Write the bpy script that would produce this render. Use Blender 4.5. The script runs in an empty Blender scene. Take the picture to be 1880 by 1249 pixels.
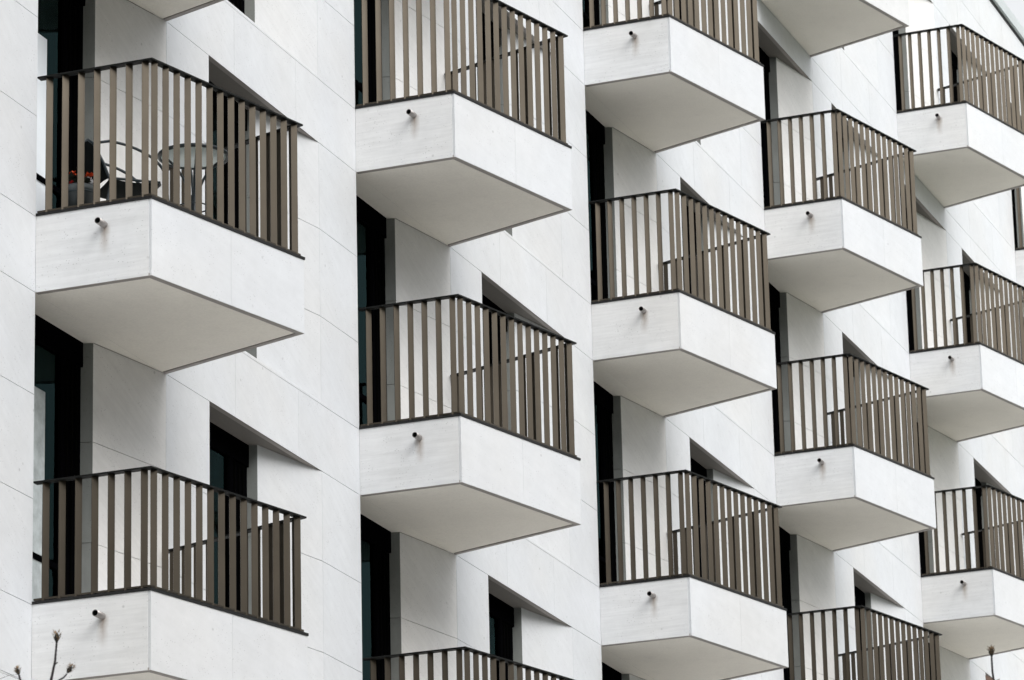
import bpy, math, random
from mathutils import Vector, Matrix
R = random.Random(7)
sc = bpy.context.scene
COL = sc.collection

# ------------------------------------------------------------------ camera
CAM = Vector((-27.95397, -14.04837, 1.6))
PITCH, ROLL, YAW = math.radians(17.25829), math.radians(-1.36248), math.atan2(0.3448186, 0.93866934)
F0 = Vector((math.cos(YAW), math.sin(YAW), 0)); R0 = Vector((math.sin(YAW), -math.cos(YAW), 0))
FWD = F0 * math.cos(PITCH) + Vector((0, 0, math.sin(PITCH)))
U0 = -F0 * math.sin(PITCH) + Vector((0, 0, math.cos(PITCH)))
RT = R0 * math.cos(ROLL) + U0 * math.sin(ROLL)
UP = -R0 * math.sin(ROLL) + U0 * math.cos(ROLL)
cd = bpy.data.cameras.new('camera'); cam = bpy.data.objects.new('camera', cd); COL.objects.link(cam)
cam.matrix_world = Matrix(((RT.x, UP.x, -FWD.x, CAM.x), (RT.y, UP.y, -FWD.y, CAM.y), (RT.z, UP.z, -FWD.z, CAM.z), (0, 0, 0, 1)))
cd.sensor_width = 36; cd.lens = 8043.804 * 36 / 1880
cd.clip_start = 0.5; cd.clip_end = 2000
cd.dof.use_dof = True; cd.dof.focus_distance = 36; cd.dof.aperture_fstop = 9
sc.camera = cam

# ------------------------------------------------------------------ sky, sun, exposure
SUN_EL, SUN_AZ = math.radians(45), math.radians(210)      # azimuth measured clockwise from +Y
wd = bpy.data.worlds.new('World'); sc.world = wd; wd.use_nodes = True
nt = wd.node_tree; bg = nt.nodes['Background']
sky = nt.nodes.new('ShaderNodeTexSky'); sky.sky_type = 'NISHITA'; sky.sun_disc = False
sky.sun_elevation = SUN_EL; sky.sun_rotation = SUN_AZ; sky.air_density = 1.5; sky.dust_density = 4.0
hs = nt.nodes.new('ShaderNodeHueSaturation'); hs.inputs['Saturation'].default_value = 0.10
nt.links.new(sky.outputs[0], hs.inputs['Color']); nt.links.new(hs.outputs[0], bg.inputs[0])
bg.inputs[1].default_value = 0.15
sl = bpy.data.lights.new('sun', 'SUN'); sl.energy = 0.55; sl.angle = math.radians(50); sl.color = (1, 0.97, 0.93)
so = bpy.data.objects.new('sun', sl); COL.objects.link(so)
sd = Vector((math.sin(SUN_AZ) * math.cos(SUN_EL), math.cos(SUN_AZ) * math.cos(SUN_EL), math.sin(SUN_EL)))
so.rotation_euler = sd.to_track_quat('Z', 'Y').to_euler(); so.location = (0, -30, 60)
sc.view_settings.view_transform = 'Standard'; sc.view_settings.look = 'None'
sc.view_settings.gamma = 1; sc.view_settings.exposure = 0.74

# ------------------------------------------------------------------ materials
def mat(name, col=(.5, .5, .5), rough=.6, metal=0.0, spec=.5):
    m = bpy.data.materials.new(name); m.use_nodes = True
    b = m.node_tree.nodes['Principled BSDF']
    b.inputs['Base Color'].default_value = (*col, 1); b.inputs['Roughness'].default_value = rough
    b.inputs['Metallic'].default_value = metal; b.inputs['Specular IOR Level'].default_value = spec
    return m, m.node_tree, b
def N(t, kind, **k):
    n = t.nodes.new(kind)
    for a, v in k.items(): setattr(n, a, v)
    return n
def math_(t, op, a, b=None, clamp=False):
    n = N(t, 'ShaderNodeMath', operation=op); n.use_clamp = clamp
    for i, v in enumerate((a, b)):
        if v is None: continue
        if isinstance(v, (int, float)): n.inputs[i].default_value = v
        else: t.links.new(v, n.inputs[i])
    return n.outputs[0]
def noise(t, vec, scale, detail=4, rough=.6):
    n = N(t, 'ShaderNodeTexNoise'); n.inputs['Scale'].default_value = scale
    n.inputs['Detail'].default_value = detail; n.inputs['Roughness'].default_value = rough
    t.links.new(vec, n.inputs['Vector']); return n.outputs['Fac']
def mapping(t, vec, scale=(1, 1, 1), rot=(0, 0, 0)):
    n = N(t, 'ShaderNodeMapping'); n.inputs['Scale'].default_value = scale; n.inputs['Rotation'].default_value = rot
    t.links.new(vec, n.inputs['Vector']); return n.outputs[0]
def maprange(t, v, a, b, c, d):
    n = N(t, 'ShaderNodeMapRange'); t.links.new(v, n.inputs[0])
    for i, x in enumerate((a, b, c, d)): n.inputs[i + 1].default_value = x
    return n.outputs[0]

def stone(name, base, streak_rot, streak_scale, streak_amt, speck=.22, stain_shade=False, rough=.62):
    m, t, b = mat(name, base, rough, 0, .25)
    pos = N(t, 'ShaderNodeNewGeometry').outputs['Position']
    big = maprange(t, noise(t, pos, .9, 3), .3, .7, .955, 1.035)
    mid = maprange(t, noise(t, pos, 7, 6, .7), .3, .7, .96, 1.03)
    # stretch: rotate about Y first, then scale
    r = mapping(t, pos, (1, 1, 1), (0, streak_rot, 0))
    st = noise(t, mapping(t, r, streak_scale), 1.0, 8, .62)
    strk = maprange(t, st, .38, .66, 1 + streak_amt * .3, 1 - streak_amt)
    vo = N(t, 'ShaderNodeTexVoronoi'); vo.inputs['Scale'].default_value = 34; t.links.new(mapping(t, pos, (1, 1, 1.5)), vo.inputs['Vector'])
    gate = maprange(t, noise(t, pos, 5.5, 2), .46, .6, 0, 1)
    sp = math_(t, 'MULTIPLY', maprange(t, vo.outputs['Distance'], .08, .2, 1, 0), gate, True)
    vo2 = N(t, 'ShaderNodeTexVoronoi'); vo2.inputs['Scale'].default_value = 6.5; t.links.new(pos, vo2.inputs['Vector'])
    sp2 = math_(t, 'MULTIPLY', maprange(t, vo2.outputs['Distance'], .05, .1, .6, 0), maprange(t, noise(t, pos, 2.2, 2), .52, .6, 0, 1), True)
    sp = math_(t, 'MAXIMUM', sp, sp2)
    spm = math_(t, 'SUBTRACT', 1, math_(t, 'MULTIPLY', sp, speck))
    at = N(t, 'ShaderNodeAttribute', attribute_name='tone')
    tone = math_(t, 'ADD', at.outputs['Fac'], 1)
    v = math_(t, 'MULTIPLY', math_(t, 'MULTIPLY', big, mid), math_(t, 'MULTIPLY', strk, math_(t, 'MULTIPLY', spm, tone)))
    vm = N(t, 'ShaderNodeVectorMath', operation='SCALE'); vm.inputs[0].default_value = base; t.links.new(v, vm.inputs['Scale'])
    out = vm.outputs[0]
    # warm/cool drift of the natural stone
    dr = N(t, 'ShaderNodeMix', data_type='RGBA', blend_type='MULTIPLY')
    dr.inputs['B'].default_value = (1.0, .978, .945, 1); t.links.new(maprange(t, noise(t, pos, .55, 2), .42, .68, 0, .8), dr.inputs['Factor'])
    t.links.new(out, dr.inputs['A']); out = dr.outputs['Result']
    if stain_shade:      # rust-brown run-off and painted-in soft shade under the drain spout
        tc = N(t, 'ShaderNodeTexCoord'); sx = N(t, 'ShaderNodeSeparateXYZ'); t.links.new(tc.outputs['Object'], sx.inputs[0])
        wob = math_(t, 'MULTIPLY', math_(t, 'SUBTRACT', noise(t, pos, 14, 4), .5), .05)
        dy = math_(t, 'ABSOLUTE', math_(t, 'ADD', math_(t, 'ADD', sx.outputs['Y'], .575), wob))
        across = maprange(t, dy, .0, .05, 1, 0)
        down = math_(t, 'MULTIPLY', maprange(t, sx.outputs['Z'], -.40, -.16, 0, 1), maprange(t, sx.outputs['Z'], -.165, -.14, 1, 0))
        side = maprange(t, sx.outputs['X'], .0, .03, 1, 0)
        f = math_(t, 'MULTIPLY', math_(t, 'MULTIPLY', across, down), math_(t, 'MULTIPLY', side, 1.0), True)
        mx = N(t, 'ShaderNodeMix', data_type='RGBA', blend_type='MIX'); mx.inputs['B'].default_value = (.27, .22, .18, 1)
        t.links.new(f, mx.inputs['Factor']); t.links.new(out, mx.inputs['A']); out = mx.outputs['Result']
    t.links.new(out, b.inputs['Base Color'])
    bp = N(t, 'ShaderNodeBump'); bp.inputs['Strength'].default_value = .12; bp.inputs['Distance'].default_value = .004
    t.links.new(noise(t, pos, 60, 6, .7), bp.inputs['Height']); t.links.new(bp.outputs[0], b.inputs['Normal'])
    return m

WHITE = (.640, .661, .690)
M_WALL = stone('limestone_wall', WHITE, math.radians(-32), (1.6, 1.6, 26), .032, .45)
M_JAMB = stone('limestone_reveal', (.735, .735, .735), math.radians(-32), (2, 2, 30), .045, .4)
M_FRONT = stone('limestone_front', (.622, .640, .666), math.radians(-14), (1.8, 1.8, 26), .022, .4)
M_WJAMB = stone('limestone_window_reveal', (.615, .632, .655), math.radians(-32), (1.8, 1.8, 28), .035, .4)
M_PAR = stone('limestone_parapet', (.66, .671, .682), math.radians(-5), (2.2, 2.2, 34), .085, .5, True)
def simple_noise(name, col, scale, amt, rough, metal=0, spec=.5, bump=0):
    m, t, b = mat(name, col, rough, metal, spec)
    pos = N(t, 'ShaderNodeNewGeometry').outputs['Position']
    v = maprange(t, noise(t, pos, scale, 6, .65), .3, .7, 1 - amt, 1 + amt)
    vm = N(t, 'ShaderNodeVectorMath', operation='SCALE'); vm.inputs[0].default_value = col; t.links.new(v, vm.inputs['Scale'])
    t.links.new(vm.outputs[0], b.inputs['Base Color'])
    if bump:
        bp = N(t, 'ShaderNodeBump'); bp.inputs['Strength'].default_value = bump; bp.inputs['Distance'].default_value = .003
        t.links.new(noise(t, pos, scale * 6, 4), bp.inputs['Height']); t.links.new(bp.outputs[0], b.inputs['Normal'])
    return m
M_ENDS = stone('grey_reveal_end', (.215, .228, .22), math.radians(90), (2, 2, 30), .14, .5)  # darker grey on the narrow end faces of the reveals
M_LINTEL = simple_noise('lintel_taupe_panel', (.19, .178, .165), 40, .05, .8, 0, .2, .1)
M_MORTAR = simple_noise('joint_mortar', (.40, .38, .36), 30, .1, .9)
M_SOFFIT = simple_noise('soffit_render', (.85, .815, .745), 55, .045, .85, 0, .2, .15)
_t = M_SOFFIT.node_tree; _b = _t.nodes['Principled BSDF']; _l = _b.inputs['Base Color'].links[0].from_socket
_pos = N(_t, 'ShaderNodeNewGeometry').outputs['Position']
_v = math_(_t, 'MULTIPLY', maprange(_t, noise(_t, _pos, 1.6, 5, .65), .35, .65, .965, 1.02), maprange(_t, noise(_t, _pos, 9, 3, .6), .58, .74, 1.0, .96))
_m = N(_t, 'ShaderNodeVectorMath', operation='SCALE'); _t.links.new(_l, _m.inputs[0]); _t.links.new(_v, _m.inputs['Scale']); _t.links.new(_m.outputs[0], _b.inputs['Base Color'])
M_TRIM = simple_noise('soffit_trim_metal', (.30, .275, .255), 8, .05, .55)
M_BRONZE = simple_noise('bronze_railing', (.066, .056, .043), 2.2, .12, .32, .8, .4)
M_BRDARK = simple_noise('dark_bronze_bar', (.006, .0065, .006), 4, .1, .5, 0, .12)
M_COPING = simple_noise('black_coping', (.007, .007, .007), 4, .1, .55, 0, .3)
M_FRAME = simple_noise('black_frame', (.0015, .0015, .002), 4, .1, .8, 0, .0)
M_FRAMELIT = simple_noise('dark_frame_edge', (.002, .002, .002), 4, .1, .9, 0, .0)
M_FLOOR = simple_noise('balcony_floor', (.60, .585, .56), 10, .08, .8)
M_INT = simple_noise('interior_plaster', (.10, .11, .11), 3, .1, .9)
M_STEEL = simple_noise('spout_steel', (.34, .32, .31), 20, .08, .4, .7)
M_HOLE = mat('spout_hole', (.004, .006, .007), .9)[0]
M_CURT = simple_noise('teal_curtain', (.03, .10, .10), 5, .15, .9)
M_REFLW = simple_noise('white_reflection', (.82, .87, .92), 3, .05, .9)  # bright sky reflection in the door glass, painted as a pale panel
M_REFLG = simple_noise('grey_reflection', (.42, .46, .47), 9, .25, .9)  # duller reflection in the lower pane, painted the same way
M_ROOFC = simple_noise('roof_coping', (.52, .56, .57), 3, .05, .5, .2)
def glass(name, tint, refl):
    m = bpy.data.materials.new(name); m.use_nodes = True; t = m.node_tree
    t.nodes.remove(t.nodes['Principled BSDF']); out = t.nodes['Material Output']
    tr = N(t, 'ShaderNodeBsdfTransparent'); tr.inputs[0].default_value = (*tint, 1)
    gl = N(t, 'ShaderNodeBsdfGlossy'); gl.inputs['Roughness'].default_value = .015; gl.inputs[0].default_value = (.085, .16, .165, 1)
    fr = N(t, 'ShaderNodeFresnel'); fr.inputs[0].default_value = refl
    mx = N(t, 'ShaderNodeMixShader'); t.links.new(fr.outputs[0], mx.inputs[0]); t.links.new(tr.outputs[0], mx.inputs[1]); t.links.new(gl.outputs[0], mx.inputs[2])
    pos = N(t, 'ShaderNodeNewGeometry').outputs['Position']
    bp = N(t, 'ShaderNodeBump'); bp.inputs['Strength'].default_value = .05; bp.inputs['Distance'].default_value = .02
    t.links.new(noise(t, pos, 2.5, 2), bp.inputs['Height']); t.links.new(bp.outputs[0], gl.inputs['Normal'])
    t.links.new(mx.outputs[0], out.inputs[0]); return m
M_GLASS = glass('door_glass', (.42, .62, .62), 1.5)

# ------------------------------------------------------------------ mesh helpers
class MB:
    def __init__(s): s.v = []; s.f = []; s.m = []; s.t = []; s.sm = []
    def poly(s, pts, mi=0, tone=0.0, smooth=False):
        b = len(s.v); s.v += [tuple(p) for p in pts]; s.f.append(tuple(range(b, b + len(pts)))); s.m.append(mi); s.t.append(tone); s.sm.append(smooth)
    def grid(s, vs, fs, mi=0, smooth=True, tone=0.0):
        b = len(s.v); s.v += [tuple(p) for p in vs]
        for f in fs: s.f.append(tuple(b + i for i in f)); s.m.append(mi); s.t.append(tone); s.sm.append(smooth)
    def prism(s, plan, z0, z1, mi=0, tone=0.0):       # plan counter-clockwise seen from above
        n = len(plan); lo = [(x, y, z0) for x, y in plan]; hi = [(x, y, z1) for x, y in plan]
        fs = [tuple(range(n - 1, -1, -1)), tuple(range(n, 2 * n))] + [(i, (i + 1) % n, n + (i + 1) % n, n + i) for i in range(n)]
        s.grid(lo + hi, fs, mi, False, tone)
    def box(s, x0, x1, y0, y1, z0, z1, mi=0, tone=0.0): s.prism([(x0, y0), (x1, y0), (x1, y1), (x0, y1)], z0, z1, mi, tone)
    def panel(s, p, q, z0, z1, t=.03, g=.005, mi=0, gl=None, gr=None, gz0=None, gz1=None, off=0.0):
        # stone slab whose face runs from p to q (outside is to the right of p->q)
        p = Vector(p); q = Vector(q); d = (q - p); L = d.length; d /= L; nrm = Vector((d.y, -d.x))
        a = p + d * (.0016 if gl is None else gl) + nrm * off; b = q - d * (.0016 if gr is None else gr) + nrm * off
        ai, bi = a - nrm * t, b - nrm * t
        s.prism([(a.x, a.y), (b.x, b.y), (bi.x, bi.y), (ai.x, ai.y)], z0 + (g / 2 if gz0 is None else gz0), z1 - (g / 2 if gz1 is None else gz1), mi, R.uniform(-.014, .010))
    def tube(s, pts, r, seg=8, mi=0, cap=True):
        pts = [Vector(p) for p in pts]; n = len(pts); rr = r if isinstance(r, (list, tuple)) else [r] * n
        vs = []; prev = None
        for i, p in enumerate(pts):
            d = (pts[min(i + 1, n - 1)] - pts[max(i - 1, 0)]).normalized()
            if prev is None:
                a = Vector((0, 0, 1)) if abs(d.z) < .9 else Vector((1, 0, 0)); u = d.cross(a).normalized()
            else: u = (prev - d * prev.dot(d)).normalized()
            prev = u; w = d.cross(u)
            for k in range(seg):
                an = 2 * math.pi * k / seg; vs.append(p + (u * math.cos(an) + w * math.sin(an)) * rr[i])
        fs = [(i * seg + k, i * seg + (k + 1) % seg, (i + 1) * seg + (k + 1) % seg, (i + 1) * seg + k) for i in range(n - 1) for k in range(seg)]
        s.grid(vs, fs, mi)
        if cap:
            s.poly([vs[k] for k in range(seg)][::-1], mi); s.poly([vs[(n - 1) * seg + k] for k in range(seg)], mi)
    def lathe(s, prof, cx, cy, seg=28, mi=0):
        vs = [(cx + r * math.cos(2 * math.pi * k / seg), cy + r * math.sin(2 * math.pi * k / seg), z) for r, z in prof for k in range(seg)]
        fs = [(i * seg + k, i * seg + (k + 1) % seg, (i + 1) * seg + (k + 1) % seg, (i + 1) * seg + k) for i in range(len(prof) - 1) for k in range(seg)]
        s.grid(vs, fs, mi)
    def build(s, name, mats, parent=None, loc=None):
        me = bpy.data.meshes.new(name); me.from_pydata(s.v, [], s.f)
        for m in (mats if isinstance(mats, (list, tuple)) else [mats]): me.materials.append(m)
        me.polygons.foreach_set('material_index', s.m); me.polygons.foreach_set('use_smooth', s.sm)
        a = me.attributes.new('tone', 'FLOAT', 'FACE'); a.data.foreach_set('value', s.t); me.update()
        o = bpy.data.objects.new(name, me); COL.objects.link(o)
        if parent: o.parent = parent
        if loc: o.location = loc
        return o
def empty(name, label, cat, loc=(0, 0, 0), rz=0):
    o = bpy.data.objects.new(name, None); COL.objects.link(o); o.location = loc; o.rotation_euler = (0, 0, rz)
    o['label'] = label; o['category'] = cat; return o
def copy_tree(o, parent=None):
    c = o.copy(); COL.objects.link(c)
    if parent: c.parent = parent
    for ch in list(o.children): copy_tree(ch, c)
    return c

# ------------------------------------------------------------------ the facade (x along it, y into it)
S = 6.33882
P0, P1, P2, P3 = Vector((0, 0)), Vector((-.019, -.964)), Vector((1.782, -1.421)), Vector((2.312, 0))
N0, N1 = Vector((1.306, .262)), Vector((1.327, .162))
WX = 3.146; W1 = Vector((5.482, 0)); M0, M1 = Vector((4.474, .265)), Vector((4.488, .168))
GY = .27
# storey: floor, opening head
ST = [('D', 6.33, 8.733), ('C', 9.321, 11.717), ('B', 12.315, 14.715), ('A', 15.315, 17.726), ('Z', 18.331, 20.752), ('Y', 21.68, 24.09)]
FL = {s[0]: s[1] for s in ST}; HD = {s[0]: s[2] for s in ST}
SOF = {'C': 8.733, 'B': 11.717, 'A': 14.715, 'Z': 17.726, 'Y': 21.072}
RAIL = {'C': 10.254, 'B': 13.433, 'A': 16.437, 'Z': 19.453, 'Y': 22.803}
TOP = 25.37
bld = empty('apartment_building', 'white limestone apartment building with staggered angular balconies and bronze railings', 'apartment building')
BAYS = range(-1, 8)

wall = MB(); rev = MB()
T = .03; BK = .013
def backing(mb, p, q, z0, z1):
    p = Vector(p); q = Vector(q); d = (q - p).normalized(); nr = Vector((d.y, -d.x)); a = p - nr * BK; b = q - nr * BK
    mb.poly([(a.x, a.y, z0), (b.x, b.y, z0), (b.x, b.y, z1), (a.x, a.y, z1)], 1)
for i in BAYS:
    X = i * S
    for k, (nm, f, h) in enumerate(ST):
        zc = [f, f + .8, f + 1.6, h]
        # piers, three courses
        for a, b in ((P3.x, WX), (W1.x, S)):
            backing(wall, (X + a, 0), (X + b, 0), f, h)
            for j in range(3): wall.panel((X + a, 0), (X + b, 0), zc[j], zc[j + 1], gl=.0025 if a != W1.x else .002, gr=0 if b in (WX, S) else .0025, gz1=.0025)
        # splayed reveals (three courses) and their square ends
        for a, b, c in ((N0, N1, P3), (M0, M1, W1)):
            for u, v in ((a, b), (b, c)):
                uu, vv = u + Vector((X, 0)), v + Vector((X, 0))
                backing(rev, uu, vv, f - .02, h + .01)
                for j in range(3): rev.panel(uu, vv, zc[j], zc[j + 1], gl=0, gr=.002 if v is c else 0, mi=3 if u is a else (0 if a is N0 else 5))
        # square reveal on the hidden side of each opening
        for x in (0, WX):
            rev.poly([(X + x, 0, f - .02), (X + x, .3, f - .02), (X + x, .3, h + .01), (X + x, 0, h + .01)])
        # underside of the lintels (set just above the head) and window sill
        for x, a, b, c in ((0, N0, N1, P3), (WX, M0, M1, W1)):
            zz = h + (.012 if (x == 0 and nm != 'Z' and nm != 'Y') else 0)
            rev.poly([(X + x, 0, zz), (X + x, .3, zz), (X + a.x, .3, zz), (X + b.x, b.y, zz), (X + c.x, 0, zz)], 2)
            if x or nm in 'ZY': rev.prism([(X + x + .004, .006), (X + c.x - .05, .006), (X + c.x - .30, .045), (X + x + .004, .045)], zz - .003, zz + .004, 4)
            if x: rev.prism([(X + x, .004), (X + c.x - .02, .004), (X + b.x, b.y), (X + a.x, .3), (X + x, .3)], f - .03, f + .028)
            else: rev.prism([(X + x, .004), (X + c.x - .02, .004), (X + b.x, b.y), (X + a.x, .3), (X + x, .3)], f - .06, f - .01)
        # bands between storeys
        top = ST[k + 1][1] if k + 1 < len(ST) else TOP
        backing(wall, (X, 0), (X + S, 0), h, top)
        cuts = [0, 1.03, 2.349, 3.666, 4.983, S]
        rows = [(h, top)] if top - h < 1 else [(h, h + (top - h) / 2), (h + (top - h) / 2, top)]
        if nm == 'Z': rows = [(h, SOF['Y']), (SOF['Y'], top)]
        for z0, z1 in rows:
            for a, b in zip(cuts, cuts[1:]): wall.panel((X + a, 0), (X + b, 0), z0, z1)
        # sill step left of the window: stone course rises 30 mm in front of the sill
        wall.panel((X + WX, 0), (X + W1.x, 0), f + .0025, f + .030, gl=.0, gr=.0, gz0=0, gz1=0)
    # plinth storeys
    backing(wall, (X, 0), (X + S, 0), 0, ST[0][1])
    for j, (z0, z1) in enumerate(((0.0, .9), (.9, 1.8), (1.8, 2.7), (2.7, 3.6), (3.6, 4.5), (4.5, 5.4), (5.4, ST[0][1]))):
        for a, b in zip(cuts, cuts[1:]): wall.panel((X + a, 0), (X + b, 0), z0, z1)
XL, XR = BAYS[0] * S, (BAYS[-1] + 1) * S
wall.poly([(XL, 0, 0), (XL, 0, TOP), (XL, 12, TOP), (XL, 12, 0)]); wall.poly([(XR, 0, 0), (XR, 12, 0), (XR, 12, TOP), (XR, 0, TOP)])
wall.poly([(XL, 12, 0), (XL, 12, TOP), (XR, 12, TOP), (XR, 12, 0)])
wall.poly([(XL, .05, TOP - .01), (XR, .05, TOP - .01), (XR, 12, TOP - .01), (XL, 12, TOP - .01)], 1)
wall.build('wall', [M_WALL, M_MORTAR], bld)
rev.build('opening_reveal', [M_JAMB, M_MORTAR, M_LINTEL, M_ENDS, M_TRIM, M_WJAMB], bld)
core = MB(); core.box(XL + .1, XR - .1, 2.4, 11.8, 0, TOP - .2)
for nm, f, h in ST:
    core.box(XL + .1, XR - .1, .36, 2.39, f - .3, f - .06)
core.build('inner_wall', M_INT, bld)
rc = MB(); rc.box(XL, XR, -.012, .4, TOP, TOP + .045, 1); rc.box(XL, XR, -.055, .42, TOP + .045, TOP + .225, 0)
rc.build('roof_edge', [M_ROOFC, M_COPING], bld)

# ------------------------------------------------------------------ doors and windows (one of each, then copies)
def curtain_mesh(x0, x1, y, z0, z1, amp, n):
    mb = MB(); vs = []; m = n * 8
    for j in range(2):
        for i in range(m + 1):
            t = i / m; vs.append((x0 + (x1 - x0) * t, y + amp * math.sin(t * n * 2 * math.pi + j * .2) + amp * .4 * math.sin(t * n * 5.1), z0 if j == 0 else z1))
    mb.grid(vs, [(i, i + 1, m + 2 + i, m + 1 + i) for i in range(m)]); return mb
def make_opening(name, h, x_end):
    # local origin: left corner of the opening on the facade line, floor level
    y = GY; fr = MB()
    fr.box(0, x_end, y - .03, y + .05, h - .19, h + .01)           # head
    fr.box(0, .05, y - .03, y + .05, 0, h - .19)
    fr.box(.945, 1.0, y - .03, y + .05, 0, h - .19)
    fr.box(0.05, .945, y - .028, y + .05, -.02, .07)
    fr.box(.05, .945, y - .022, y + .045, .50, .545)
    o = fr.build(name, M_FRAME)
    g = MB(); g.box(.05, .945, y + .0, y + .006, .07, h - .19)
    g.build('glass_pane', M_GLASS, o)
    sp = MB(); sp.box(1.0, x_end, y - .012, y + .04, -.02, h - .19)
    for k in range(3): sp.box(1.05 + k * .085, 1.068 + k * .085, y - .026, y - .0125, 0, h - .2, 1)
    sp.build('side_panel', [M_FRAME, M_FRAMELIT], o)
    return o
REFL_STRIPS = {('B', 0): (1, .48, .675, 1.70), ('C', 0): (1, .48, .70, 1.84), ('Y', 4): (1, .4, .60, 2.2), ('Y', 5): (1, .62, .95, 2.2), ('A', 0): (0, .05, .2, 2.2)}
for nm, f, h in ST:
    d0 = make_opening('balcony_door', h - f, 1.31); w0 = make_opening('window', h - f, 1.335)
    first = True
    for i in BAYS:
        for src, x0 in ((d0, 0.0), (w0, WX)):
            o = src if first else copy_tree(src)
            o.parent = bld; o.location = (i * S + x0, 0, f)
            if src is d0:
                c = REFL_STRIPS.get((nm, i))
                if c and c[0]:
                    bl = MB(); bl.box(c[1], c[2], GY - .012, GY - .004, .075, c[3]); bl.build('reflection_strip', M_REFLG if nm == 'C' else M_REFLW, o)  # thin panel added before the glass to imitate a bright reflection
                if (nm, i) in (('B', 0), ('C', 0), ('A', 0), ('A', 1), ('B', 1), ('Z', 2), ('C', 1), ('B', 2)):
                    curtain_mesh(.70, .95, GY + .16, .02, h - f - .1, .03, 3).build('curtain', M_CURT, o)
            elif (nm, i) in (('B', 0), ('C', 0)):
                curtain_mesh(.60, .95, GY + .16, .02, h - f - .1, .03, 4).build('curtain', M_CURT, o)
        first = False

# ------------------------------------------------------------------ balconies
def inset(d):
    pts = [P0, P1, P2, P3]; ln = []
    for a, b in zip(pts, pts[1:]):
        e = (b - a).normalized(); nr = Vector((-e.y, e.x)); ln.append((a + nr * d, e))
    def hit(p, e, q, g):
        den = e.x * g.y - e.y * g.x; t = ((q.x - p.x) * g.y - (q.y - p.y) * g.x) / den; return p + e * t
    wl = (Vector((0, 0)), Vector((1, 0)))
    return [hit(*wl, *ln[0]), hit(*ln[0], *ln[1]), hit(*ln[1], *ln[2]), hit(*ln[2], *wl)]
def strip(mb, d0, d1, z0, z1, mi=0, y1=-.002):
    a, b = inset(d0), inset(d1)
    a = [Vector(p) for p in a]; b = [Vector(p) for p in b]
    for p in (a[0], a[3], b[0], b[3]): p.y = y1
    for k in range(3):
        mb.prism([(a[k].x, a[k].y), (a[k + 1].x, a[k + 1].y), (b[k + 1].x, b[k + 1].y), (b[k].x, b[k].y)], z0, z1, mi)
def bar(mb, c, ang, length, th, z0, z1, mi=0):
    d = Vector((math.cos(ang), math.sin(ang))) * length / 2; n = Vector((-math.sin(ang), math.cos(ang))) * th / 2
    c = Vector(c); mb.prism([tuple(c - d - n), tuple(c + d - n), tuple(c + d + n), tuple(c - d + n)], z0, z1, mi)
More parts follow.
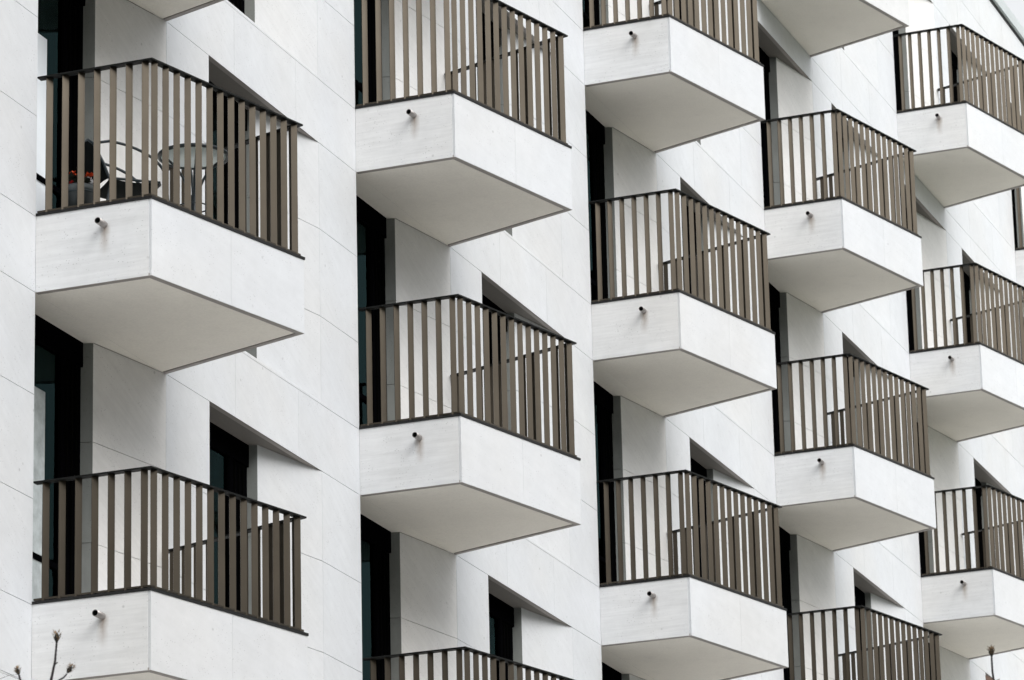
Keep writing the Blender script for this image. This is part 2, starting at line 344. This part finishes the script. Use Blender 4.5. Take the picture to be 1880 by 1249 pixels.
def make_balcony(lv, door_soffit):
    zs, zr = SOF[lv] - FL[lv], RAIL[lv] - FL[lv]
    mb = MB()
    A = inset(.001)
    e1 = (P2 - P1).normalized(); c = P1 + Vector((.019 * .024, .024))
    mb.panel((0, -.002), (P1.x * .975, P1.y + .024), zs, 0, gl=0, gr=.003, gz0=0, gz1=0)
    mid = P1 + e1 * .948
    mb.panel(P1, mid, zs, 0, gl=0, gr=.0009, gz0=0, gz1=0, mi=2); mb.panel(mid, P2, zs, 0, gl=.0009, gr=0, gz0=0, gz1=0, mi=2)
    m2 = P2 + (P3 - P2) * .5; e3 = (P3 - P2).normalized()
    mb.panel(P2, m2, zs, 0, gl=.0, gr=.0009, gz0=0, gz1=0, mi=2); mb.panel(m2, P3 - e3 * .003, zs, 0, gl=.0009, gr=0, gz0=0, gz1=0, mi=2)
    I = inset(.016); core_ = [Vector(p) for p in I]; core_[0].y = core_[3].y = -.002
    mb.prism([tuple(p) for p in core_], zs + .03, -.045, 1)
    bal = mb.build('balcony', [M_PAR, M_MORTAR, M_FRONT])
    fl = MB(); fl.prism([tuple(p) for p in core_], -.044, -.035, 0); fl.build('floor', M_FLOOR, bal)
    tr = MB(); strip(tr, .004, .052, zs - .003, zs + .02); tr.build('soffit_trim', M_TRIM, bal)
    J = [Vector(p) for p in inset(.062)]; J[0].y = J[3].y = 0
    pl = [tuple(J[0]), tuple(J[1]), tuple(J[2])]
    sf = MB()
    if door_soffit: pl = [(.0, .0)] + pl[0:0] + [tuple(J[0]), tuple(J[1]), tuple(J[2]), tuple(J[3]), (P3.x - .012, -.001), (N1.x + .006, N1.y - .006), (N0.x, N0.y - .03), (.003, .24)]
    else: pl = [tuple(J[0]), tuple(J[1]), tuple(J[2]), (J[3].x, -.004)]; pl[0] = (J[0].x, -.004)
    if door_soffit: pl = pl[1:] + [(.003, 0)]
    sf.prism(pl, zs + .001, zs + .012); sf.build('soffit', M_SOFFIT, bal)
    gr = MB(); strip(gr, .052, .062, zs + .0125, zs + .02); gr.build('soffit_groove', M_FRAME, bal)
    cp = MB(); strip(cp, -.008, .13, .001, .021); cp.build('coping', M_COPING, bal)
    br = MB(); strip(br, .018, .058, .034, .048); 
    tp = MB(); strip(tp, -.002, .060, zr - .013, zr); tp.build('top_rail', M_BRDARK, bal)
    zb, zt = .048, zr - .013
    L1 = (P1 - P0); 
    for k in range(7):
        s = .091 + k * .1340; p = P0 + L1.normalized() * s + Vector((.030, 0)); bar(br, p, math.radians(-45), .053, .008, zb - .024, zt)
    a2 = math.atan2(e1.y, e1.x)
    for k in range(14):
        s = .066 + k * .1322; p = P1 + e1 * s + Vector((-e1.y, e1.x)) * .030; bar(br, p, a2 - math.pi / 4, .049, .008, zb - .020, zt)
    a3 = math.atan2(e3.y, e3.x); L3 = (P3 - P2).length
    for k in range(11):
        s = .09 + k * .132; p = P2 + e3 * s + Vector((-e3.y, e3.x)) * .032; bar(br, p, a3 + math.radians(6), .052, .008, zb, zt)
    br.build('railing', M_BRONZE, bal)
    # fixing feet under the base bar
    ft = MB()
    for a, e, L in ((P0, L1.normalized(), L1.length), (P1, e1, (P2 - P1).length), (P2, e3, L3)):
        for s in (.15, L / 2, L - .15):
            p = a + e * s + Vector((-e.y, e.x)) * .038; bar(ft, p, math.atan2(e.y, e.x), .05, .03, .0215, .0335)
    ft.build('rail_foot', M_BRDARK, bal)
    sp = MB(); cy, cz, r = 0, 0, .026; seg = 20; ln = .115
    def ring(x, rr): return [(x, cy + rr * math.cos(2 * math.pi * k / seg), cz + rr * math.sin(2 * math.pi * k / seg)) for k in range(seg)]
    rs = [ring(.01, r), ring(-.012 - ln, r), ring(-.012 - ln, r - .004), ring(.0, r - .004)]
    vs = sum(rs, []); fs = [(i * seg + k, i * seg + (k + 1) % seg, (i + 1) * seg + (k + 1) % seg, (i + 1) * seg + k) for i in range(2) for k in range(seg)]
    sp.grid(vs, fs, 0); sp.grid(vs, [(2 * seg + k, 2 * seg + (k + 1) % seg, 3 * seg + (k + 1) % seg, 3 * seg + k) for k in range(seg)], 1)
    sp.poly(ring(-.06, r - .004), 1)
    sp.build('drain_spout', [M_STEEL, M_HOLE], bal, (0, -.575, -.15))
    return bal
GRID = {'C': (0, 1, 2), 'B': (0, 1, 2, 3), 'A': (0, 1, 2, 3, 4), 'Z': (1, 2, 3, 4, 5), 'Y': (2, 3, 4, 5)}
for lv in 'CBAZY':
    src = make_balcony(lv, lv != 'Y'); used = False
    for i in GRID[lv]:
        o = copy_tree(src) if used else src; used = True
        o.parent = bld; o.location = (i * S, 0, FL[lv])
        for ch in o.children:
            if ch.name.startswith('drain_spout'): ch.rotation_euler = (0, R.uniform(-.07, .03), R.uniform(-.06, .06))

# ------------------------------------------------------------------ furniture on the upper left balcony
M_CH = simple_noise('black_powdercoat', (.012, .022, .028), 12, .1, .35, 0, .5)
m, t, b = mat('black_mesh_fabric', (.012, .016, .016), .8, 0, .1)
M_MESH = m
pos = N(t, 'ShaderNodeTexCoord').outputs['Object']
ck = N(t, 'ShaderNodeTexChecker'); ck.inputs['Scale'].default_value = 160; t.links.new(pos, ck.inputs[0])
ck.inputs[1].default_value = (.003, .005, .005, 1); ck.inputs[2].default_value = (.010, .013, .013, 1); t.links.new(ck.outputs[0], b.inputs['Base Color'])
ZF = 12.281
table = empty('bistro_table', 'small round glass-topped table with black curved metal legs behind the upper left railing', 'table', (1.0, -.84, ZF))
tr_, th = .265, .715
m = bpy.data.materials.new('rippled_glass'); m.use_nodes = True; t = m.node_tree; b = t.nodes['Principled BSDF']
b.inputs['Base Color'].default_value = (.80, .86, .84, 1); b.inputs['Roughness'].default_value = .35; b.inputs['Transmission Weight'].default_value = .75; b.inputs['IOR'].default_value = 1.2
bp = N(t, 'ShaderNodeBump'); bp.inputs['Strength'].default_value = .6; t.links.new(noise(t, N(t, 'ShaderNodeTexCoord').outputs['Object'], 70, 2), bp.inputs['Height']); t.links.new(bp.outputs[0], b.inputs['Normal'])
g = MB(); g.lathe([(.0005, th - .004), (tr_ - .004, th - .004), (tr_ - .004, th + .002), (.0005, th + .002)], 0, 0, 40); g.build('table_top', m, table)
def circ(r, z, n=40, cx=0, cy=0): return [(cx + r * math.cos(2 * math.pi * k / n), cy + r * math.sin(2 * math.pi * k / n), z) for k in range(n + 1)]
g = MB(); g.tube(circ(tr_, th), .016, 8, cap=False); g.build('rim', M_CH, table)
g = MB(); g.tube(circ(tr_ * .45, .30), .006, 6, cap=False); g.build('ring', M_CH, table)
g = MB(); g.tube([(0, 0, .12), (0, 0, .40)], .02, 10); g.build('hub', M_CH, table)
for k in range(4):
    a = 2 * math.pi * (k + .35) / 4; pts = []
    for tt in range(15):
        u = tt / 14
        if u < .5: r = .035 + (.235 - .035) * (1 - u / .5) ** 2.2; z = .012 + .30 * (u / .5)
        else: v = (u - .5) / .5; r = .035 + (.225 - .035) * v ** 2.6; z = .312 + (th - .322) * v
        pts.append((r * math.cos(a), r * math.sin(a), z))
    g = MB(); g.tube(pts, .0105, 7); g.build('leg', M_CH, table)
# chair: faces the table, local +X is forward
chair = empty('garden_chair', 'black metal garden chair with dark mesh seat and back behind the upper left railing', 'chair', (.72, -.40, ZF), math.radians(-45))
sw = .21; sz = .42
def sling(pts, w, mi=0):      # pts in (x, z)
    mb = MB(); n = len(pts); vs = []
    for x, z in pts:
        for y in (-w, -w * .5, 0, w * .5, w): vs.append((x, y, z - .012 * (1 - (y / w) ** 2)))
    fs = [(i * 5 + j, i * 5 + j + 1, (i + 1) * 5 + j + 1, (i + 1) * 5 + j) for i in range(n - 1) for j in range(4)]
    mb.grid(vs, fs)
    mb.grid([(x, y, z - .006) for x, y, z in vs], [f[::-1] for f in fs]); return mb
sling([(-.20, sz), (-.1, sz - .012), (0, sz - .014), (.1, sz - .004), (.2, sz + .012)], sw).build('seat', M_MESH, chair)
bk = MB(); vs = []
prof = [(-.20, sz + .01, sw * .9), (-.245, sz + .12, sw * .88), (-.29, sz + .21, sw * .84), (-.322, sz + .27, sw * .76), (-.34, sz + .315, sw * .55)]
for x, z, w in prof:
    for q in (-1, -.5, 0, .5, 1): vs.append((x - .02 * (1 - q * q), q * w, z))
fs = [(i * 5 + j, i * 5 + j + 1, (i + 1) * 5 + j + 1, (i + 1) * 5 + j) for i in range(4) for j in range(4)]
bk.grid(vs, fs); bk.grid([(x - .006, y, z) for x, y, z in vs], [f[::-1] for f in fs]); bk.build('backrest', M_MESH, chair)
fr = MB()
fr.tube([(-.20, -sw * .92, sz), (-.245, -sw * .9, sz + .12), (-.29, -sw * .86, sz + .21), (-.322, -sw * .78, sz + .28), (-.342, -sw * .5, sz + .325), (-.345, 0, sz + .335), (-.342, sw * .5, sz + .325), (-.322, sw * .78, sz + .28), (-.29, sw * .86, sz + .21), (-.245, sw * .9, sz + .12), (-.20, sw * .92, sz)], .011, 8)
fr.tube([(-.20, -sw, sz), (.2, -sw, sz + .012), (.215, -sw * .8, sz + .008), (.215, sw * .8, sz + .008), (.2, sw, sz + .012), (-.20, sw, sz)], .011, 8)
fr.build('frame', M_CH, chair)
for sgn in (-1, 1):
    y = sgn * (sw + .022)
    g = MB(); pts = []
    for k in range(15):
        u = k / 14; a = math.pi * (.50 - .5 * u) + .18 * (1 - u)
        pts.append((-.27 + (.27 + .24) * math.sin(u * math.pi / 2), y, sz + .02 + .27 * math.cos(u * math.pi / 2) ** .9))
    pts = [(-.322, sgn * sw * .78, sz + .28)] + pts[1:] ; g.tube(pts, .0115, 8); g.build('armrest', M_CH, chair)
    g = MB(); g.tube([(.24, y, sz + .02), (.27, y, .2), (.285, y, .006)], .011, 8); g.build('leg', M_CH, chair)
    g = MB(); g.tube([(-.19, y * .95, sz), (-.235, y, .2), (-.27, y, .006)], .011, 8); g.build('leg', M_CH, chair)
# pot of flowers
plant = empty('potted_flowers', 'grey round flower pot with orange, red and white flowers behind the upper left railing', 'flower pot', (.17, -.285, ZF))
M_POT = simple_noise('grey_pot', (.05, .06, .063), 10, .1, .5)
g = MB(); g.lathe([(.0005, .0), (.085, .0), (.112, .22), (.116, .222), (.12, .275), (.108, .275), (.104, .25), (.0005, .25)], 0, 0, 32); g.lathe([(.1135, .214), (.119, .216), (.119, .224), (.1135, .226)], 0, 0, 32, 1); g.build('pot', [M_POT, M_CH], plant)
M_SOIL = mat('soil', (.03, .02, .015), .95)[0]
g = MB(); g.lathe([(.0005, .262), (.103, .26)], 0, 0, 24); g.build('soil', M_SOIL, plant)
def flowers(name, col, centers, npet, rad):
    mb = MB()
    for cx, cy, cz in centers:
        for _ in range(npet):
            a, e = R.uniform(0, 6.283), R.uniform(-.3, 1.3); d = Vector((math.cos(a) * math.cos(e), math.sin(a) * math.cos(e), math.sin(e)))
            s = d.cross(Vector((0, 0, 1))).normalized() * rad * R.uniform(.3, .5); c0 = Vector((cx, cy, cz)) + d * rad * .2; c1 = c0 + d * rad * R.uniform(.6, 1.0)
            mb.poly([c0, (c0 + c1) / 2 + s, c1, (c0 + c1) / 2 - s])
    return mb.build(name, simple_noise(name + '_petal', col, 30, .2, .6), plant)
flowers('orange_flower', (.60, .07, .006), [(-.04, .05, .375), (-.03, .03, .36), (.0, -.01, .355), (.03, -.05, .365), (.045, -.07, .37)], 14, .036)
flowers('red_flower', (.55, .03, .03), [(-.06, .04, .29), (-.03, .06, .285)], 20, .035)
flowers('white_flower', (.8, .8, .82), [(.02, -.06, .32), (.03, -.04, .29), (.0, -.08, .29)], 18, .045)
flowers('foliage', (.025, .03, .02), [(R.uniform(-.07, .07), R.uniform(-.07, .07), R.uniform(.27, .35)) for _ in range(20)], 9, .05)

# ------------------------------------------------------------------ bare trees in front of the building
m, t, b = mat('bark', (.022, .018, .02), .85); M_BARK = m
m2, t2, b2 = mat('dry_bud', (.22, .15, .08), .9)
at = N(t2, 'ShaderNodeAttribute', attribute_name='tone'); rp = N(t2, 'ShaderNodeMix', data_type='RGBA')
rp.inputs['A'].default_value = (.02, .018, .015, 1); rp.inputs['B'].default_value = (.30, .19, .09, 1); t2.links.new(at.outputs['Fac'], rp.inputs['Factor']); t2.links.new(rp.outputs['Result'], b2.inputs['Base Color'])
def ray_pt(px, py, dist):
    a = (px - 940) / 8043.804; b_ = (py - 624.5) / 8043.804
    return CAM + (FWD + RT * a - UP * b_).normalized() * dist
def limb(mb, a, b, r0, r1, n=7, wob=.03):
    a, b = Vector(a), Vector(b); L = (b - a).length; pts = []
    for k in range(n + 1):
        t_ = k / n; e = math.sin(math.pi * t_) * wob * L
        pts.append(a.lerp(b, t_) + Vector((R.uniform(-1, 1), R.uniform(-1, 1), R.uniform(-.3, .3))) * e)
    mb.tube(pts, [r0 + (r1 - r0) * k / n for k in range(n + 1)], 6); return pts
def bud(parent, p, d, size):
    d = Vector(d).normalized(); mb = MB(); u = d.orthogonal().normalized(); v = d.cross(u)
    for k in range(60):
        a = R.uniform(0, 6.283); h = R.uniform(0, 1); rr = size * .52 * (.25 + math.sin(min(1, h * 1.15) * math.pi * .75))
        o_ = u * math.cos(a) + v * math.sin(a); c = Vector(p) + d * size * h * .95 + o_ * rr * .55
        tip = c + (d * .9 + o_ * R.uniform(.3, 1.1)).normalized() * size * R.uniform(.22, .42); s = d.cross(o_) * size * .075
        mb.poly([c - s, c + s, tip], 0, min(1, max(0, .15 + h * .6 + R.uniform(-.3, .4))))
    core_ = [Vector(p) + d * size * x for x in (-.08, .1, .35, .65, .85)]
    mb.tube(core_, [size * .07, size * .2, size * .27, size * .2, size * .05], 8)
    return mb.build('bud', m2, parent)
def make_tree(name_label, base, tips, knots, extra):
    tr = empty('bare_tree', name_label, 'tree', base); B = Vector(base)
    tk = MB(); top = Vector((base[0] + .15, base[1] + .1, 3.2)); pts = limb(tk, (0, 0, 0), top - B, .11, .06, 10, .01); tk.build('trunk', M_BARK, tr)
    br = MB(); forks = []
    for tip_path, r in tips:
        path = [Vector(p) - B for p in tip_path]
        st = top - B if not forks or len(tip_path) > 2 else None
        pts = path; br.tube(pts, [r * (1.9 - .9 * i / (len(pts) - 1)) for i in range(len(pts))], 7)
        for j in range(1, len(pts)):
            for q in range(3):
                c = pts[j - 1].lerp(pts[j], (q + .5) / 3); d = (pts[j] - pts[j - 1]).normalized()
                br.tube([c - d * r * 1.2, c, c + d * r * 1.2], [r * 1.0, r * 1.75, r * 1.0], 7)
        if len(forks) == 0 or r > .0035: forks.append(pts[0])
    root = top - B
    for p in forks: limb(br, root, p, .035, .007, 8, .03)
    for k in range(extra):      # lower branches that stay below the picture
        a = R.uniform(0, 6.283); ln = R.uniform(.8, 1.5); s = Vector((0.1, .07, R.uniform(2.2, 3.1)))
        e = s + Vector((math.cos(a) * ln * .6, math.sin(a) * ln * .6, ln * .8)); ps = limb(br, s, e, .025, .006, 7, .04)
        for q in range(4):
            c = ps[2 + q]; a2 = a + R.uniform(-1.2, 1.2); limb(br, c, c + Vector((math.cos(a2) * .3, math.sin(a2) * .3, .35)), .007, .003, 5, .05)
    br.build('crown', M_BARK, tr)
    for (p, q, s) in knots:
        b_ = bud(tr, Vector(q) - B, Vector(q) - Vector(p), s)
    return tr
DL = 22.0
P = lambda x, y, d=DL: ray_pt(x, y, d)
px = .00273
tl = [([P(91, 1262), P(96, 1238), P(101, 1214), P(103, 1190), P(104, 1178)], .0040), ([P(95, 1262), P(107, 1250), P(117, 1244), P(123, 1237)], .0030),
      ([P(40, 1262), P(37, 1249), P(35, 1240)], .0038), ([P(60, 1275), P(34, 1247), P(14, 1239), P(-6, 1232)], .0007), ([P(-6, 1249), P(14, 1241), P(34, 1238)], .0006),
      ([P(101, 1220), P(106, 1216)], .0022)]
kl = [(P(103.5, 1190), P(104, 1178), 19 * px), (P(120, 1241), P(124, 1235), 17 * px), (P(37, 1249), P(34.5, 1239), 15 * px)]
make_tree('bare tree with three dry brown seed heads at the lower left corner', (P(92, 1262).x - .25, P(92, 1262).y - .1, 0), tl, kl, 5)
trr = [([P(1826, 1265), P(1824, 1249), P(1822, 1232), P(1821, 1215), P(1820.5, 1203)], .0036)]
t2_ = make_tree('bare tree with a single dark seed head at the lower right corner', (P(1826, 1265).x + .2, P(1826, 1265).y - .1, 0), trr, [(P(1821.5, 1215), P(1820.5, 1204), 17 * px)], 5)
lf = MB(); Bv = Vector(t2_.location)
for pl in ([(1809.5, 1238), (1811, 1252), (1824, 1250), (1818, 1243)], [(1824, 1250), (1836, 1246), (1832, 1256), (1822, 1260)]):
    q = [P(x, y) - Bv for x, y in pl]; q[0] += F0 * .02; q[2] -= F0 * .015
    lf.poly(q, 0, .5); lf.poly([v + F0 * .0008 for v in q][::-1], 0, .3)
lf.build('dry_leaf', mat('dry_leaf', (.20, .13, .10), .9)[0], t2_)

# ------------------------------------------------------------------ ground, street and the row of houses across it
def struct(o): o['kind'] = 'structure'; return o
M_ASPH = simple_noise('asphalt', (.05, .05, .052), 30, .15, .9, 0, .3, .3)
M_PAVE = simple_noise('paving', (.60, .59, .57), 4, .08, .85, 0, .3, .2)
M_GRASS = simple_noise('lawn', (.07, .10, .035), 6, .3, .95)
g = MB(); g.poly([(-700, -700, -.01), (700, -700, -.01), (700, 700, -.01), (-700, 700, -.01)]); struct(g.build('ground', M_GRASS))
g = MB(); g.box(-120, 160, -11.5, -.0, -.009, .0 + .0); 
g = MB(); g.box(-120, 160, -9.0, -.05, -.005, .12); struct(g.build('pavement', M_PAVE))
g = MB(); g.box(-120, 160, -9.16, -9.0, -.005, .13); struct(g.build('kerb', simple_noise('kerb_stone', (.3, .3, .29), 8, .1, .8)))
g = MB(); g.poly([(-120, -12.6, -.004), (160, -12.6, -.004), (160, -9.16, -.004), (-120, -9.16, -.004)]); struct(g.build('road', M_ASPH))
g = MB(); g.box(-120, 160, -22.0, -12.6, -.005, .12); struct(g.build('pavement', M_PAVE))

op = empty('apartment_building', 'brown rendered block across the street behind the viewer', 'apartment building', (0, -30, 0))
M_OW = simple_noise('brown_render', (.13, .115, .10), 1.5, .1, .9); M_OG = mat('dark_window', (.02, .03, .035), .08)[0]; M_OF = mat('white_frame', (.6, .6, .6), .6)[0]
g = MB(); g.box(-60, 24, -10, 0, 0, 24.0); g.build('wall', M_OW, op)
g = MB(); g.prism([(-60.4, -10.4), (24.4, -10.4), (24.4, .4), (-60.4, .4)], 24.0, 24.4); g.build('roof', M_ASPH, op)
sw0 = MB(); sw0.box(-.8, .8, .0, .05, 0, 1.5); wsrc = sw0.build('window', M_OF, op)
sg = MB(); sg.box(-.72, .72, .05, .07, .08, 1.42); sg.build('pane', M_OG, wsrc)
fs_ = True
for k in range(16):
    for j in range(7):
        o = wsrc if fs_ else copy_tree(wsrc, op)
        fs_ = False; o.location = (-56 + k * 5.2, .002, 1.2 + j * 3.1)
